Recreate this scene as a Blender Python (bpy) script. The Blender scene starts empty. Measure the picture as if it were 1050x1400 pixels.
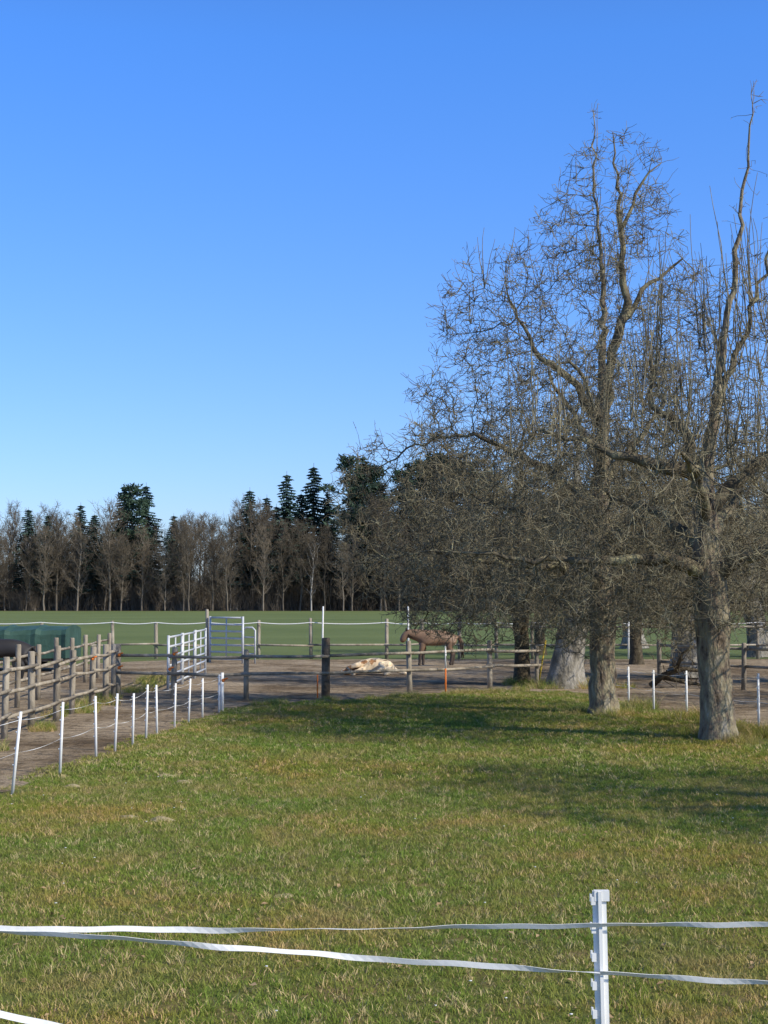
import bpy, math, random
import numpy as np
from mathutils import Vector, noise, Matrix
rng = np.random.default_rng(7)
random.seed(7)
S = bpy.context.scene
COL = S.collection

# ------------------------------------------------------------------ materials
def mat(name, cols, scale=5.0, rough=0.85, bump=0.0, bscale=None, detail=6, spec=0.2, coord='Object',
        pos=None, stretch=None, metallic=0.0, rand=0.0):
    m = bpy.data.materials.new(name); m.use_nodes = True
    nt = m.node_tree; N = nt.nodes; L = nt.links
    b = N['Principled BSDF']
    b.inputs['Roughness'].default_value = rough
    b.inputs['Metallic'].default_value = metallic
    b.inputs['Specular IOR Level'].default_value = spec
    if coord == 'World':
        g = N.new('ShaderNodeNewGeometry'); src = g.outputs['Position']
    else:
        t = N.new('ShaderNodeTexCoord'); src = t.outputs['Object']
    mp = N.new('ShaderNodeMapping'); L.new(src, mp.inputs['Vector'])
    if stretch: mp.inputs['Scale'].default_value = stretch
    n = N.new('ShaderNodeTexNoise'); n.inputs['Scale'].default_value = scale; n.inputs['Detail'].default_value = detail
    n.inputs['Roughness'].default_value = 0.6
    L.new(mp.outputs['Vector'], n.inputs['Vector'])
    r = N.new('ShaderNodeValToRGB'); L.new(n.outputs['Fac'], r.inputs['Fac'])
    k = len(cols)
    pos = pos or [0.32 + 0.36 * i / max(1, k - 1) for i in range(k)]
    e = r.color_ramp.elements
    e[0].position = pos[0]; e[0].color = (*cols[0], 1)
    e[1].position = pos[-1]; e[1].color = (*cols[-1], 1)
    for i in range(1, k - 1):
        x = e.new(pos[i]); x.color = (*cols[i], 1)
    out = r.outputs['Color']
    if rand > 0:
        oi = N.new('ShaderNodeObjectInfo')
        hs = N.new('ShaderNodeHueSaturation')
        mr = N.new('ShaderNodeMapRange'); mr.inputs['To Min'].default_value = 1 - rand; mr.inputs['To Max'].default_value = 1 + rand
        L.new(oi.outputs['Random'], mr.inputs['Value']); L.new(mr.outputs['Result'], hs.inputs['Value'])
        L.new(out, hs.inputs['Color']); out = hs.outputs['Color']
    L.new(out, b.inputs['Base Color'])
    if bump > 0:
        n2 = N.new('ShaderNodeTexNoise'); n2.inputs['Scale'].default_value = bscale or scale * 3; n2.inputs['Detail'].default_value = 5
        L.new(mp.outputs['Vector'], n2.inputs['Vector'])
        bp = N.new('ShaderNodeBump'); bp.inputs['Strength'].default_value = bump; bp.inputs['Distance'].default_value = 0.05
        L.new(n2.outputs['Fac'], bp.inputs['Height']); L.new(bp.outputs['Normal'], b.inputs['Normal'])
    return m

M_bark = mat('bark_mat', [(.06,.045,.03),(.20,.155,.11),(.26,.225,.14),(.37,.32,.24)], 9, .95, 1, 20, stretch=(1,1,.35))
M_barkpale = mat('bark_pale_mat', [(.07,.06,.045),(.22,.20,.16),(.38,.35,.30)], 4, .95, 1, 14, stretch=(1,1,.45))
M_barkdark = mat('bark_dark_mat', [(.04,.035,.02),(.09,.07,.045),(.13,.11,.07)], 8, .95, .9, 22)
M_limb = mat('limb_mat', [(.07,.055,.037),(.155,.13,.085),(.32,.295,.17)], 3.5, .95, .5, 20)
M_twig = mat('twig_mat', [(.10,.08,.052),(.205,.175,.11),(.36,.33,.21)], 2.0, .9)
M_wood = mat('weathered_wood_mat', [(.15,.125,.092),(.31,.265,.20),(.44,.385,.30)], 3, .9, .5, 14, stretch=(1,1,.4))
M_wooddk = mat('dark_wood_mat', [(.05,.04,.03),(.12,.095,.07),(.20,.165,.12)], 3, .9, .5, 14)
M_white = mat('white_plastic_mat', [(.76,.75,.71),(.84,.83,.79)], 6, .45, 0, spec=.4)
M_tape = mat('white_tape_mat', [(.74,.73,.70),(.84,.83,.80)], 30, .6)
M_orange = mat('orange_plastic_mat', [(.65,.16,.03),(.8,.24,.05)], 6, .5)
M_yellow = mat('yellow_plastic_mat', [(.6,.42,.04),(.7,.5,.08)], 6, .5)
M_metal = mat('galvanised_mat', [(.44,.46,.48),(.60,.62,.63)], 8, .5, 0, metallic=.1, spec=.5)
M_tarp = mat('green_tarp_mat', [(.03,.065,.048),(.05,.105,.08)], 2, .6, .6, 3)
M_rubber = mat('rubber_mat', [(.02,.02,.02),(.04,.04,.04)], 5, .9)
M_mole = mat('mole_soil_mat', [(.26,.21,.10),(.40,.33,.19)], 12, 1, .8, 30)
M_litter = mat('leaf_litter_mat', [(.06,.042,.025),(.13,.09,.055)], .6, 1, coord='World')
M_ftrunk = mat('forest_bark_mat', [(.11,.09,.065),(.20,.17,.13)], .7, .95, rand=.45)
M_ftrunkpale = mat('birch_bark_mat', [(.34,.31,.27),(.46,.43,.38)], .7, .95)
M_ftwig = mat('forest_twig_mat', [(.11,.088,.062),(.20,.165,.12)], .2, .95, rand=.35)
M_spruce = mat('spruce_needle_mat', [(.022,.045,.036),(.05,.088,.068)], .5, .8, rand=.25)
M_pine = mat('pine_needle_mat', [(.026,.048,.03),(.05,.08,.048)], .5, .8, rand=.25)

def ramp_node(N, L, src, els):
    r = N.new('ShaderNodeValToRGB'); L.new(src, r.inputs['Fac']); e = r.color_ramp.elements
    e[0].position, e[0].color = els[0][0], (*els[0][1], 1)
    e[1].position, e[1].color = els[-1][0], (*els[-1][1], 1)
    for p, c in els[1:-1]:
        x = e.new(p); x.color = (*c, 1)
    return r.outputs['Color']
def wnoise(N, L, g, s, d=6, r=.65):
    n = N.new('ShaderNodeTexNoise'); n.inputs['Scale'].default_value = s; n.inputs['Detail'].default_value = d
    n.inputs['Roughness'].default_value = r
    L.new(g.outputs['Position'], n.inputs['Vector']); return n.outputs['Fac']
def mixc(N, L, fac, a, b, mode='MIX'):
    mx = N.new('ShaderNodeMix'); mx.data_type = 'RGBA'; mx.blend_type = mode
    if hasattr(fac,'links'): L.new(fac, mx.inputs[0])
    else: mx.inputs[0].default_value = fac
    L.new(a, mx.inputs[6]); L.new(b, mx.inputs[7]); return mx.outputs[2]
def grass_ground():
    m = bpy.data.materials.new('grass_ground_mat'); m.use_nodes = True
    nt = m.node_tree; N = nt.nodes; L = nt.links; b = N['Principled BSDF']
    b.inputs['Roughness'].default_value = 1; b.inputs['Specular IOR Level'].default_value = .1
    g = N.new('ShaderNodeNewGeometry')
    near = ramp_node(N,L,wnoise(N,L,g,2.2,9), [(.33,(.21,.155,.07)),(.48,(.145,.14,.042)),(.68,(.13,.165,.04))])
    far = ramp_node(N,L,wnoise(N,L,g,.05,6), [(.35,(.115,.148,.052)),(.65,(.148,.182,.066))])
    sx = N.new('ShaderNodeSeparateXYZ'); L.new(g.outputs['Position'], sx.inputs[0])
    mr = N.new('ShaderNodeMapRange'); mr.inputs['From Min'].default_value = 50; mr.inputs['From Max'].default_value = 60
    L.new(sx.outputs['Y'], mr.inputs['Value'])
    L.new(mixc(N,L,mr.outputs['Result'],near,far), b.inputs['Base Color'])
    bp = N.new('ShaderNodeBump'); bp.inputs['Strength'].default_value = .8; bp.inputs['Distance'].default_value = .06
    L.new(wnoise(N,L,g,14,6), bp.inputs['Height']); L.new(bp.outputs['Normal'], b.inputs['Normal'])
    return m
M_ground = grass_ground()
def dirt_mat():
    m = bpy.data.materials.new('dirt_mat'); m.use_nodes = True
    nt = m.node_tree; N = nt.nodes; L = nt.links; b = N['Principled BSDF']
    b.inputs['Roughness'].default_value = 1; b.inputs['Specular IOR Level'].default_value = .05
    g = N.new('ShaderNodeNewGeometry')
    a = ramp_node(N,L,wnoise(N,L,g,.3,8,.7), [(.38,(.17,.122,.075)),(.49,(.32,.245,.16)),(.64,(.46,.365,.255))])  # dark blotches: trampled soil, with some tree shade painted into the colour
    c = ramp_node(N,L,wnoise(N,L,g,4,8,.8), [(.38,(.34,.32,.29)),(.52,(1,1,1)),(.7,(1.3,1.25,1.15))])
    L.new(mixc(N,L,.9,a,c,'MULTIPLY'), b.inputs['Base Color'])
    bp = N.new('ShaderNodeBump'); bp.inputs['Strength'].default_value = 1; bp.inputs['Distance'].default_value = .15
    L.new(wnoise(N,L,g,3.0,8,.7), bp.inputs['Height']); L.new(bp.outputs['Normal'], b.inputs['Normal'])
    return m
M_dirt = dirt_mat()
def blade_mat(name, cs, tl=.3):
    m = bpy.data.materials.new(name); m.use_nodes = True
    nt = m.node_tree; N = nt.nodes; L = nt.links; b = N['Principled BSDF']
    b.inputs['Roughness'].default_value = .65; b.inputs['Specular IOR Level'].default_value = .15
    g = N.new('ShaderNodeNewGeometry')
    c = ramp_node(N,L,wnoise(N,L,g,.8,10,.75), cs)
    big = ramp_node(N,L,wnoise(N,L,g,.28,4,.6), [(.36,(1.22,1.02,.95)),(.5,(1,1,1)),(.64,(.80,.90,.85))])
    c = mixc(N,L,1.0,c,big,'MULTIPLY')
    L.new(c, b.inputs['Base Color'])
    if tl>0:
        tr = N.new('ShaderNodeBsdfTranslucent'); L.new(c, tr.inputs['Color'])
        ms = N.new('ShaderNodeMixShader'); ms.inputs[0].default_value = tl
        L.new(b.outputs[0], ms.inputs[1]); L.new(tr.outputs[0], ms.inputs[2]); L.new(ms.outputs[0], N['Material Output'].inputs[0])
    return m
M_blade = blade_mat('grass_blade_mat', [(.36,(.42,.34,.12)),(.46,(.28,.29,.065)),(.56,(.20,.275,.045)),(.68,(.30,.37,.075))])
M_dry = blade_mat('dry_blade_mat', [(.35,(.38,.29,.13)),(.65,(.54,.44,.22))],0)

# ------------------------------------------------------------------ mesh tools
class MB:
    def __init__(s): s.v=[]; s.f=[]; s.m=[]
    def tube(s, pts, radii, sides=8, mi=0, cap=True, rough=0.0):
        pts=[Vector(p) for p in pts]; base=len(s.v); n=len(pts)
        ref=Vector((.31,.87,.12)).normalized()
        for i,p in enumerate(pts):
            t=(pts[min(i+1,n-1)]-pts[max(i-1,0)])
            if t.length<1e-6: t=Vector((0,0,1))
            t.normalize()
            a=t.cross(ref)
            if a.length<.15: a=t.cross(Vector((1,0,0.2)))
            a.normalize(); b=t.cross(a)
            r=radii[i] if hasattr(radii,'__len__') else radii
            for k in range(sides):
                th=2*math.pi*k/sides; rr=r
                if rough>0:
                    rr*=1+rough*noise.noise(Vector((math.cos(th)*1.6,math.sin(th)*1.6,p.z*1.1+p.x)))
                s.v.append(p+a*(math.cos(th)*rr)+b*(math.sin(th)*rr))
        for i in range(n-1):
            for k in range(sides):
                k2=(k+1)%sides
                s.f.append((base+i*sides+k,base+i*sides+k2,base+(i+1)*sides+k2,base+(i+1)*sides+k)); s.m.append(mi)
        if cap:
            s.f.append(tuple(base+k for k in range(sides))[::-1]); s.m.append(mi)
            s.f.append(tuple(base+(n-1)*sides+k for k in range(sides))); s.m.append(mi)
    def box(s, c, size, mi=0, R=None):
        c=Vector(c); hx,hy,hz=[q/2 for q in size]; b=len(s.v); R=R or Matrix.Identity(3)
        for x,y,z in ((-1,-1,-1),(1,-1,-1),(1,1,-1),(-1,1,-1),(-1,-1,1),(1,-1,1),(1,1,1),(-1,1,1)):
            s.v.append(c+R@Vector((x*hx,y*hy,z*hz)))
        for f in ((3,2,1,0),(4,5,6,7),(0,1,5,4),(1,2,6,5),(2,3,7,6),(3,0,4,7)):
            s.f.append(tuple(b+i for i in f)); s.m.append(mi)
    def ribbon(s, pts, w, mi=0, twist=None, sub=1):
        pts=[Vector(p) for p in pts]; b=len(s.v); n=len(pts)
        for i,p in enumerate(pts):
            t=(pts[min(i+1,n-1)]-pts[max(i-1,0)]).normalized()
            up=Vector((0,0,1)); sd=t.cross(up).normalized(); u=sd.cross(t)
            a=twist(i/(n-1)) if twist else 0
            d=(u*math.cos(a)+sd*math.sin(a))*(w/2)
            nrm=t.cross(d).normalized()*0.0008
            s.v += [p+d+nrm,p-d+nrm,p-d-nrm,p+d-nrm]
        for i in range(n-1):
            for k in range(4):
                k2=(k+1)%4
                s.f.append((b+4*i+k,b+4*i+k2,b+4*i+4+k2,b+4*i+4+k)); s.m.append(mi)
    def addnp(s, V, F, mi):
        b=len(s.v); s.v.extend(V.tolist()); s.f.extend((F+b).tolist()); s.m.extend([mi]*len(F))
    def mesh(s, name, mats, smooth=True):
        me=bpy.data.meshes.new(name); me.from_pydata([tuple(p) for p in s.v],[],[tuple(f) for f in s.f])
        for m in mats: me.materials.append(m)
        me.polygons.foreach_set('material_index', s.m)
        me.polygons.foreach_set('use_smooth',[smooth]*len(s.f)); me.update(); return me
    def build(s, name, mats, smooth=True, loc=(0,0,0), rz=0, parent=None):
        return obj(name, s.mesh(name,mats,smooth), loc, rz, parent)
def obj(name, me, loc=(0,0,0), rz=0, parent=None, sc=1):
    o=bpy.data.objects.new(name, me); COL.objects.link(o); o.location=loc; o.rotation_euler=(0,0,rz)
    o.scale=(sc,sc,sc) if not hasattr(sc,'__len__') else sc
    if parent: o.parent=parent
    return o
def empty(name, loc=(0,0,0)):
    o=bpy.data.objects.new(name,None); COL.objects.link(o); o.location=loc; return o
def sagline(a,b,sag=0.03,n=10):
    a=Vector(a); b=Vector(b)
    return [a.lerp(b,i/n)-Vector((0,0,sag*4*(i/n)*(1-i/n))) for i in range(n+1)]

def bulk_tubes(P,R,sides=3):
    N,K,_=P.shape
    T=np.empty_like(P); T[:,1:-1]=P[:,2:]-P[:,:-2]; T[:,0]=P[:,1]-P[:,0]; T[:,-1]=P[:,-1]-P[:,-2]
    T/= np.linalg.norm(T,axis=2,keepdims=True)+1e-9
    ref=rng.normal(size=(N,1,3)); A=np.cross(T,np.broadcast_to(ref,T.shape)); A/=np.linalg.norm(A,axis=2,keepdims=True)+1e-9
    B=np.cross(T,A)
    th=np.arange(sides)*2*np.pi/sides
    V=P[:,:,None,:]+(A[:,:,None,:]*np.cos(th)[None,None,:,None]+B[:,:,None,:]*np.sin(th)[None,None,:,None])*R[:,:,None,None]
    V=V.reshape(-1,3)
    n=np.arange(N)[:,None,None]*K*sides; i=np.arange(K-1)[None,:,None]*sides; k=np.arange(sides)[None,None,:]; k2=(k+1)%sides
    F=np.stack([n+i+k,n+i+k2,n+i+sides+k2,n+i+sides+k],axis=-1).reshape(-1,4)
    return V,F
def unit(a): return a/(np.linalg.norm(a,axis=-1,keepdims=True)+1e-9)
def twigs(base,dirs,L,r0,r1,K=4,wob=.35,trop=(0,0,0)):
    N=len(base); P=np.empty((N,K,3)); P[:,0]=base; d=unit(dirs); step=(L/(K-1))[:,None]
    tr=np.array(trop)
    for i in range(1,K):
        d=unit(d+rng.normal(size=(N,3))*wob+tr); P[:,i]=P[:,i-1]+d*step
    R=np.linspace(1,0,K)[None,:]*(r0-r1)+r1; R=np.broadcast_to(R,(N,K)).copy()
    return P,R

# ------------------------------------------------------------------ orchard tree generator
def orchard_tree(name, trunk, limbs, env, natt, mats, loc, step=.2, kill=.27, infl=2.0, iters=75, twn=2.0, twL=(.15,.48),
                 twr=.0066, shoots=0, shootz=(5,8), shootL=(.8,2.2), sides=14, rz=0, seed=1, trop=-.03, gap=0.0, low=0.0, tip=.0055):
    """trunk/limbs: lists of (x,y,z,r); env: crown envelope table (z,cx,cy,rx,ry)"""
    r_=np.random.default_rng(seed); nodes=[]; par=[]; given=[]
    def addpath(path,first):
        pts=[np.array(p[:3],float) for p in path]; rs=[p[3] for p in path]
        if first: nodes.append(pts[0]); par.append(-1); given.append(rs[0]); last=0
        else:
            A=np.array(nodes); last=int(np.argmin(((A-pts[0])**2).sum(1)))
        for i in range(len(pts)-1):
            n=max(1,int(np.linalg.norm(pts[i+1]-pts[i])/step))
            p0=nodes[last] if i==0 else pts[i]
            for j in range(1,n+1):
                t=j/n; rad_=rs[i]*(1-t)+rs[i+1]*t
                q=p0*(1-t)+pts[i+1]*t+r_.normal(size=3)*(.035 if rad_<.15 else .01)
                nodes.append(q); par.append(last); given.append(rad_); last=len(nodes)-1
    addpath(trunk,True)
    for l in limbs: addpath(l,False)
    z0,z1=env['z']; att=[]
    zs=np.array([e[0] for e in env['p']]); pr=np.array([e[1:] for e in env['p']])
    while len(att)<natt:
        z=z0+(z1-z0)*r_.uniform(0,1)**(1+low); cx,cy,rx,ry=[np.interp(z,zs,pr[:,k]) for k in range(4)]
        rmax=env['rmax']
        u=r_.uniform(-rmax,rmax,2)
        if (u[0]/rx)**2+(u[1]/ry)**2>1: continue
        p=(cx+u[0],cy+u[1],z)
        if noise.noise(Vector(p)*.8+Vector((seed*7,0,0)))<gap-.12: continue
        att.append(p)
    att=np.array(att)
    X=np.array(nodes); kids=[0]*len(nodes)
    dmin=np.full(len(att),1e9); near=np.zeros(len(att),int)
    def upd(idx0,newX):
        nonlocal dmin,near
        for c0 in range(0,len(newX),200):
            nx=newX[c0:c0+200]
            d=((att[:,None,:]-nx[None])**2).sum(2); j=d.argmin(1); dm=np.sqrt(d[np.arange(len(att)),j])
            w=dm<dmin; dmin=np.where(w,dm,dmin); near=np.where(w,j+idx0+c0,near)
    upd(0,X)
    for it in range(iters):
        k=dmin>kill; att=att[k]; dmin=dmin[k]; near=near[k]
        if len(att)<5: break
        act=dmin<infl
        if not act.any(): break
        acc={}
        for a,n_ in zip(att[act],near[act]):
            acc.setdefault(int(n_),[]).append(a)
        new=[];np_=[]
        for n_,al in acc.items():
            if kids[n_]>=3: continue
            d=unit(np.array(al)-nodes[n_]).sum(0); d=unit(d)+r_.normal(size=3)*.27+np.array([0,0,trop]); d=unit(d)
            new.append(nodes[n_]+d*step); np_.append(n_); kids[n_]+=1
        if not new: break
        i0=len(nodes); nodes.extend(new); par.extend(np_); given.extend([0]*len(new)); kids.extend([0]*len(new))
        upd(i0,np.array(new))
    n=len(nodes); ch=[[] for _ in range(n)]
    for i in range(n):
        if par[i]>=0: ch[par[i]].append(i)
    rad=[0.0]*n; e=2.6
    for i in range(n-1,-1,-1):
        s=sum(rad[c]**e for c in ch[i] if given[c]==0)**(1/e) if ch[i] else tip
        rad[i]=given[i] if given[i]>0 else max(tip,min(s,.045))
    mb=MB(); V3=[Vector(p) for p in nodes]
    stack=[(0,None)]
    while stack:
        st,pr_=stack.pop()
        chain=[] if pr_ is None else [pr_]
        rr=[] if pr_ is None else [min(rad[pr_]*.9,rad[st]*1.2)]
        c=st
        while True:
            chain.append(c); rr.append(rad[c])
            if not ch[c]: break
            b=max(ch[c],key=lambda q:rad[q])
            for o in ch[c]:
                if o!=b: stack.append((o,c))
            c=b
        if len(chain)<2: continue
        R0=max(rr); sd=sides if R0>.12 else (7 if R0>.05 else (5 if R0>.02 else 3))
        if R0>.12:
            rr=[r*(1+.28*math.exp(-max(0,V3[c].z)*5.5)) for r,c in zip(rr,chain)]
        mb.tube([V3[c] for c in chain],rr,sd,0 if R0>.18 else 1,cap=False,rough=.2 if R0>.1 else 0)
    A=np.array(nodes); Rn=np.array(rad); P_=np.array(par)
    small=np.where((Rn<.035)&(P_>=0))[0]
    cnt=int(len(small)*twn); pick=r_.choice(small,cnt)
    bd=unit(A[pick]-A[P_[pick]]); dirs=bd*.5+r_.normal(size=(cnt,3))*.75+np.array([0,0,.1])
    L=r_.uniform(*twL,cnt)
    P,R=twigs(A[pick],dirs,L,twr,twr*.5,K=4,wob=.36,trop=(0,0,.02))
    V,F=bulk_tubes(P,R,3); mb.addnp(V,F,2)
    sel=r_.choice(cnt,int(cnt*1.0)); b2=P[sel,r_.integers(1,4,len(sel))]
    P2,R2=twigs(b2,r_.normal(size=(len(sel),3)),r_.uniform(.05,.17,len(sel)),twr*.95,twr*.6,K=2,wob=.3)
    V,F=bulk_tubes(P2,R2,3); mb.addnp(V,F,2)
    if shoots:
        c=np.where((A[:,2]>shootz[0])&(A[:,2]<shootz[1])&(Rn<.09)&(Rn>.007))[0]
        if len(c)>0:
            pk=r_.choice(c,shoots); L=r_.uniform(*shootL,shoots)
            P,R=twigs(A[pk],np.array([0,0,1.])+r_.normal(size=(shoots,3))*.2,L,.012,.005,K=7,wob=.07,trop=(0,0,.12))
            V,F=bulk_tubes(P,R,3); mb.addnp(V,F,2)
    print(name,'nodes',n,'verts',len(mb.v))
    me=mb.mesh(name,mats); o=obj(name,me,loc,rz); return o

pear=orchard_tree('pear_tree',
  [(0,0,0,.28),(.0,0,.8,.26),(.03,0,2.3,.26),(.02,.05,3.6,.20),(.05,0,5.4,.14),(.06,0,7.0,.09),(.1,0,8.4,.055),(0,0,10.0,.03),(-.1,0,11.6,.018),(-.1,0,12.4,.008)],
  [[(.05,0,5.8,.12),(.25,0,7.2,.105),(.62,.1,8.4,.09),(.48,0,9.6,.06),(.4,0,10.6,.035),(.3,0,11.9,.012)],
   [(.5,.05,8.0,.065),(1.1,.1,8.8,.045),(1.7,.2,9.3,.02)],
   [(.45,.0,9.8,.045),(.9,.1,10.9,.03),(1.3,.1,11.3,.012)],
   [(.05,0,5.8,.10),(-.6,-.2,6.7,.075),(-1.2,-.3,7.2,.055),(-1.8,-.3,8.2,.02)],
   [(.03,0,4.2,.10),(-1.3,-.5,5.0,.07),(-2.6,-.8,5.6,.04),(-3.8,-.8,5.4,.02)],
   [(.03,0,2.5,.12),(-.9,-.6,3.0,.08),(-2.2,-1,3.0,.05),(-3.6,-1.1,3.3,.02)],
   [(.03,0,3.0,.11),(-.8,1.2,3.9,.07),(-2.4,1.9,4.5,.03)],
   [(.03,0,3.4,.11),(1.1,-.6,4.3,.07),(2.4,-.8,5.0,.03)],
   [(.03,0,4.6,.10),(1.0,1.0,5.7,.06),(1.8,1.8,6.8,.03)],
   [(.03,0,5.0,.10),(-.4,1.6,6.4,.05),(-.8,2.3,7.2,.03)],
   [(.03,0,4.8,.10),(-.3,-1.5,6.0,.05),(-.8,-2.2,6.8,.03)]],
  dict(z=(1.4,12.0),rmax=5.0,p=[(1.4,-.9,0,2.6,2.0),(2.4,-1.0,0,4.1,3.2),(4.1,-1.0,0,4.6,3.6),(5.3,-.9,0,4.4,3.4),(6.1,-.7,0,3.5,2.9),(7.2,-.5,0,3.0,2.5),(8.6,-.4,0,2.9,2.2),(9.4,-.1,0,2.3,1.8),(10.1,.3,0,1.6,1.4),(11.2,.5,0,1.3,1.0),(12.0,.4,0,.8,.6)]),
  9000,[M_bark,M_limb,M_twig],(4.4,30,0),twn=3.4,shoots=65,shootz=(8,11.6),shootL=(.5,1.3),seed=3,gap=.03,low=.15)
apple=orchard_tree('apple_tree',
  [(0,0,0,.285),(-.02,0,.9,.265),(-.05,0,1.9,.28),(-.1,0,2.7,.27),(-.12,0,3.6,.20),(-.15,0,4.4,.14),(.1,0,5.7,.08),(.27,0,7.1,.055),(.5,0,8.8,.032),(.65,0,10.0,.018),(.75,0,10.9,.006)],
  [[(-.12,0,4.3,.14),(-.7,-.1,4.5,.11),(-1.4,-.1,4.65,.08),(-2.2,0,4.9,.045),(-3.0,.2,5.2,.02)],
   [(-.15,0,4.4,.12),(-.5,.2,5.2,.08),(-.95,.4,5.6,.05),(-1.0,.4,6.4,.03)],
   [(-.1,0,2.6,.14),(-.9,-.4,3.0,.10),(-2.2,-.7,2.9,.06),(-3.3,-.8,2.95,.04),(-4.4,-.8,3.1,.015)],
   [(-.1,0,2.7,.14),(.8,-.5,3.1,.09),(2.0,-1.0,3.1,.05),(3.2,-1.2,3.4,.02)],
   [(-.12,0,3.8,.13),(.9,.2,4.7,.09),(1.9,.5,5.2,.05),(2.9,.6,5.8,.02)],
   [(-.1,0,3.2,.13),(-.6,1.3,3.8,.08),(-1.4,2.4,4.2,.03)],
   [(-.1,0,3.4,.13),(.7,1.4,4.1,.08),(1.3,2.6,4.7,.03)],
   [(-.1,0,3.6,.11),(-.6,-1.3,4.4,.07),(-1.0,-2.2,4.6,.03)],
   [(.05,0,5.4,.07),(.5,.1,6.6,.045),(1.0,.1,8.0,.028),(1.2,0,9.2,.012)]],
  dict(z=(1.8,8.0),rmax=4.8,p=[(1.8,-.4,0,3.8,2.6),(2.7,-.4,0,4.6,3.4),(4.0,-.3,0,4.4,3.5),(5.0,0,0,3.4,3.0),(6.0,.2,0,2.3,2.2),(7.2,.4,0,1.7,1.4),(8.0,.5,0,.9,.8)]),
  5600,[M_bark,M_limb,M_twig],(5.5,24.6,0),twn=3.1,shoots=340,shootz=(4.2,7.8),shootL=(.7,2.2),seed=5,gap=.03,low=.25,twr=.0056,tip=.005)
t3=orchard_tree('apple_tree',
  [(0,0,0,.50),(.05,0,.7,.42),(.25,0,1.6,.38),(.4,0,2.3,.32),(.45,0,3.6,.20),(.4,0,5.2,.11),(.3,0,6.8,.04)],
  [[(.4,0,2.2,.15),(-.8,-.3,3.0,.10),(-2.3,-.4,3.6,.05),(-3.4,-.4,3.9,.02)],
   [(.4,0,2.4,.15),(1.4,-.3,3.2,.10),(2.6,-.4,4.0,.04)],
   [(.4,0,3.0,.15),(.2,1.4,4.2,.08),(0,2.4,5,.03)],[(.4,0,3.0,.15),(.2,-1.4,4.0,.08),(-.2,-2.2,5,.03)]],
  dict(z=(1.7,8.4),rmax=4.2,p=[(1.7,0,0,2.8,2.5),(3,0,0,3.9,3.4),(5,0,0,3.9,3.2),(6.6,0,0,2.9,2.4),(8.4,.2,0,1.0,1.0)]),
  3000,[M_barkpale,M_limb,M_twig],(4.75,39,0),step=.25,kill=.32,twn=2.5,twr=.009,shoots=60,shootz=(5,8),seed=9,gap=.03,low=.3)
t4=orchard_tree('apple_tree',
  [(0,0,0,.22),(.02,0,.9,.20),(.0,0,1.8,.22),(.05,0,3.4,.15),(0,0,5.2,.09),(.1,0,7,.03)],
  [[(0,0,1.9,.12),(-1.2,-.3,2.7,.08),(-2.6,-.3,3.3,.03)],[(0,0,2.2,.12),(1.2,-.3,3.2,.08),(2.4,-.4,4.0,.04)],
   [(0,0,2.6,.11),(-.3,1.4,3.8,.07),(-.8,2.4,5,.03)],[(0,0,2.8,.11),(-.2,-1.4,4.0,.07),(-1.0,-2.0,5,.03)]],
  dict(z=(1.6,8.0),rmax=4.0,p=[(1.6,-.3,0,2.8,2.4),(3,-.5,0,3.8,3.2),(5,-.4,0,3.6,3),(6.4,-.2,0,2.6,2.3),(8,0,0,.8,.8)]),
  2800,[M_barkdark,M_limb,M_twig],(3.75,40.6,0),step=.25,kill=.32,twn=2.5,twr=.009,shoots=40,shootz=(5,8),seed=12,gap=.03,low=.3)
for (x,y,rz,sc,me) in [(8.9,44,1.3,.95,t3.data),(15.2,60,2.6,1.05,t3.data),(9.0,53,4.1,1.0,t4.data),(13.2,40,.7,1.0,t3.data),
                       (14.5,31,3.6,1.0,t4.data),(6.5,62,5.1,1.1,t4.data),(11.8,70,2.2,1.1,t3.data),(9.2,14.2,2.0,.95,t3.data)]:
    obj('apple_tree',me,(x,y,0),rz,sc=sc)

# ------------------------------------------------------------------ ground sheets
g=MB(); g.v=[(-1500,-300,0),(1500,-300,0),(1500,3000,0),(-1500,3000,0)]; g.f=[(0,1,2,3)]; g.m=[0]
g.build('ground',[M_ground],False)
def sheet(name,poly,z,m,jit=.18,seg=.45):
    pts=[]
    for i in range(len(poly)):
        a=Vector((*poly[i],0)); b=Vector((*poly[(i+1)%len(poly)],0)); n=max(1,int((b-a).length/seg))
        for j in range(n):
            p=a.lerp(b,j/n); o=noise.noise_vector(p*1.3)*jit*1.6+noise.noise_vector(p*.4)*jit*1.5
            pts.append((p.x+o.x,p.y+o.y,z))
    me=bpy.data.meshes.new(name); me.from_pydata(pts,[],[tuple(range(len(pts)))]); me.materials.append(m)
    return obj(name,me)
DIRT=[(-5.6,6),(-4.65,16.6),(-4.25,21),(-3.75,26),(-3.3,30.6),(-2.9,32.4),(-1.4,33.6),(.6,35.8),(2.4,37.2),(3.9,37.6),(5.0,36.5),(5.2,33),(5.4,32.2),(6.0,29.6),(6.7,26.5),(7.6,22),(9.5,16),(12,8),(24,8),(24,52),(16,57.5),(0,57.5),(-8,57),(-11,53),(-18,50),(-18,6)]
sheet('dirt_paddock',DIRT,.004,M_dirt)
sheet('forest_floor',[(-420,306),(420,306),(420,460),(-420,460)],.004,M_litter,jit=2,seg=3)
def inpoly(x,y,poly):
    c=False; n=len(poly); j=n-1
    for i in range(n):
        xi,yi=poly[i]; xj,yj=poly[j]
        if ((yi>y)!=(yj>y)) and (x<(xj-xi)*(y-yi)/(yj-yi)+xi): c=not c
        j=i
    return c

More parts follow.
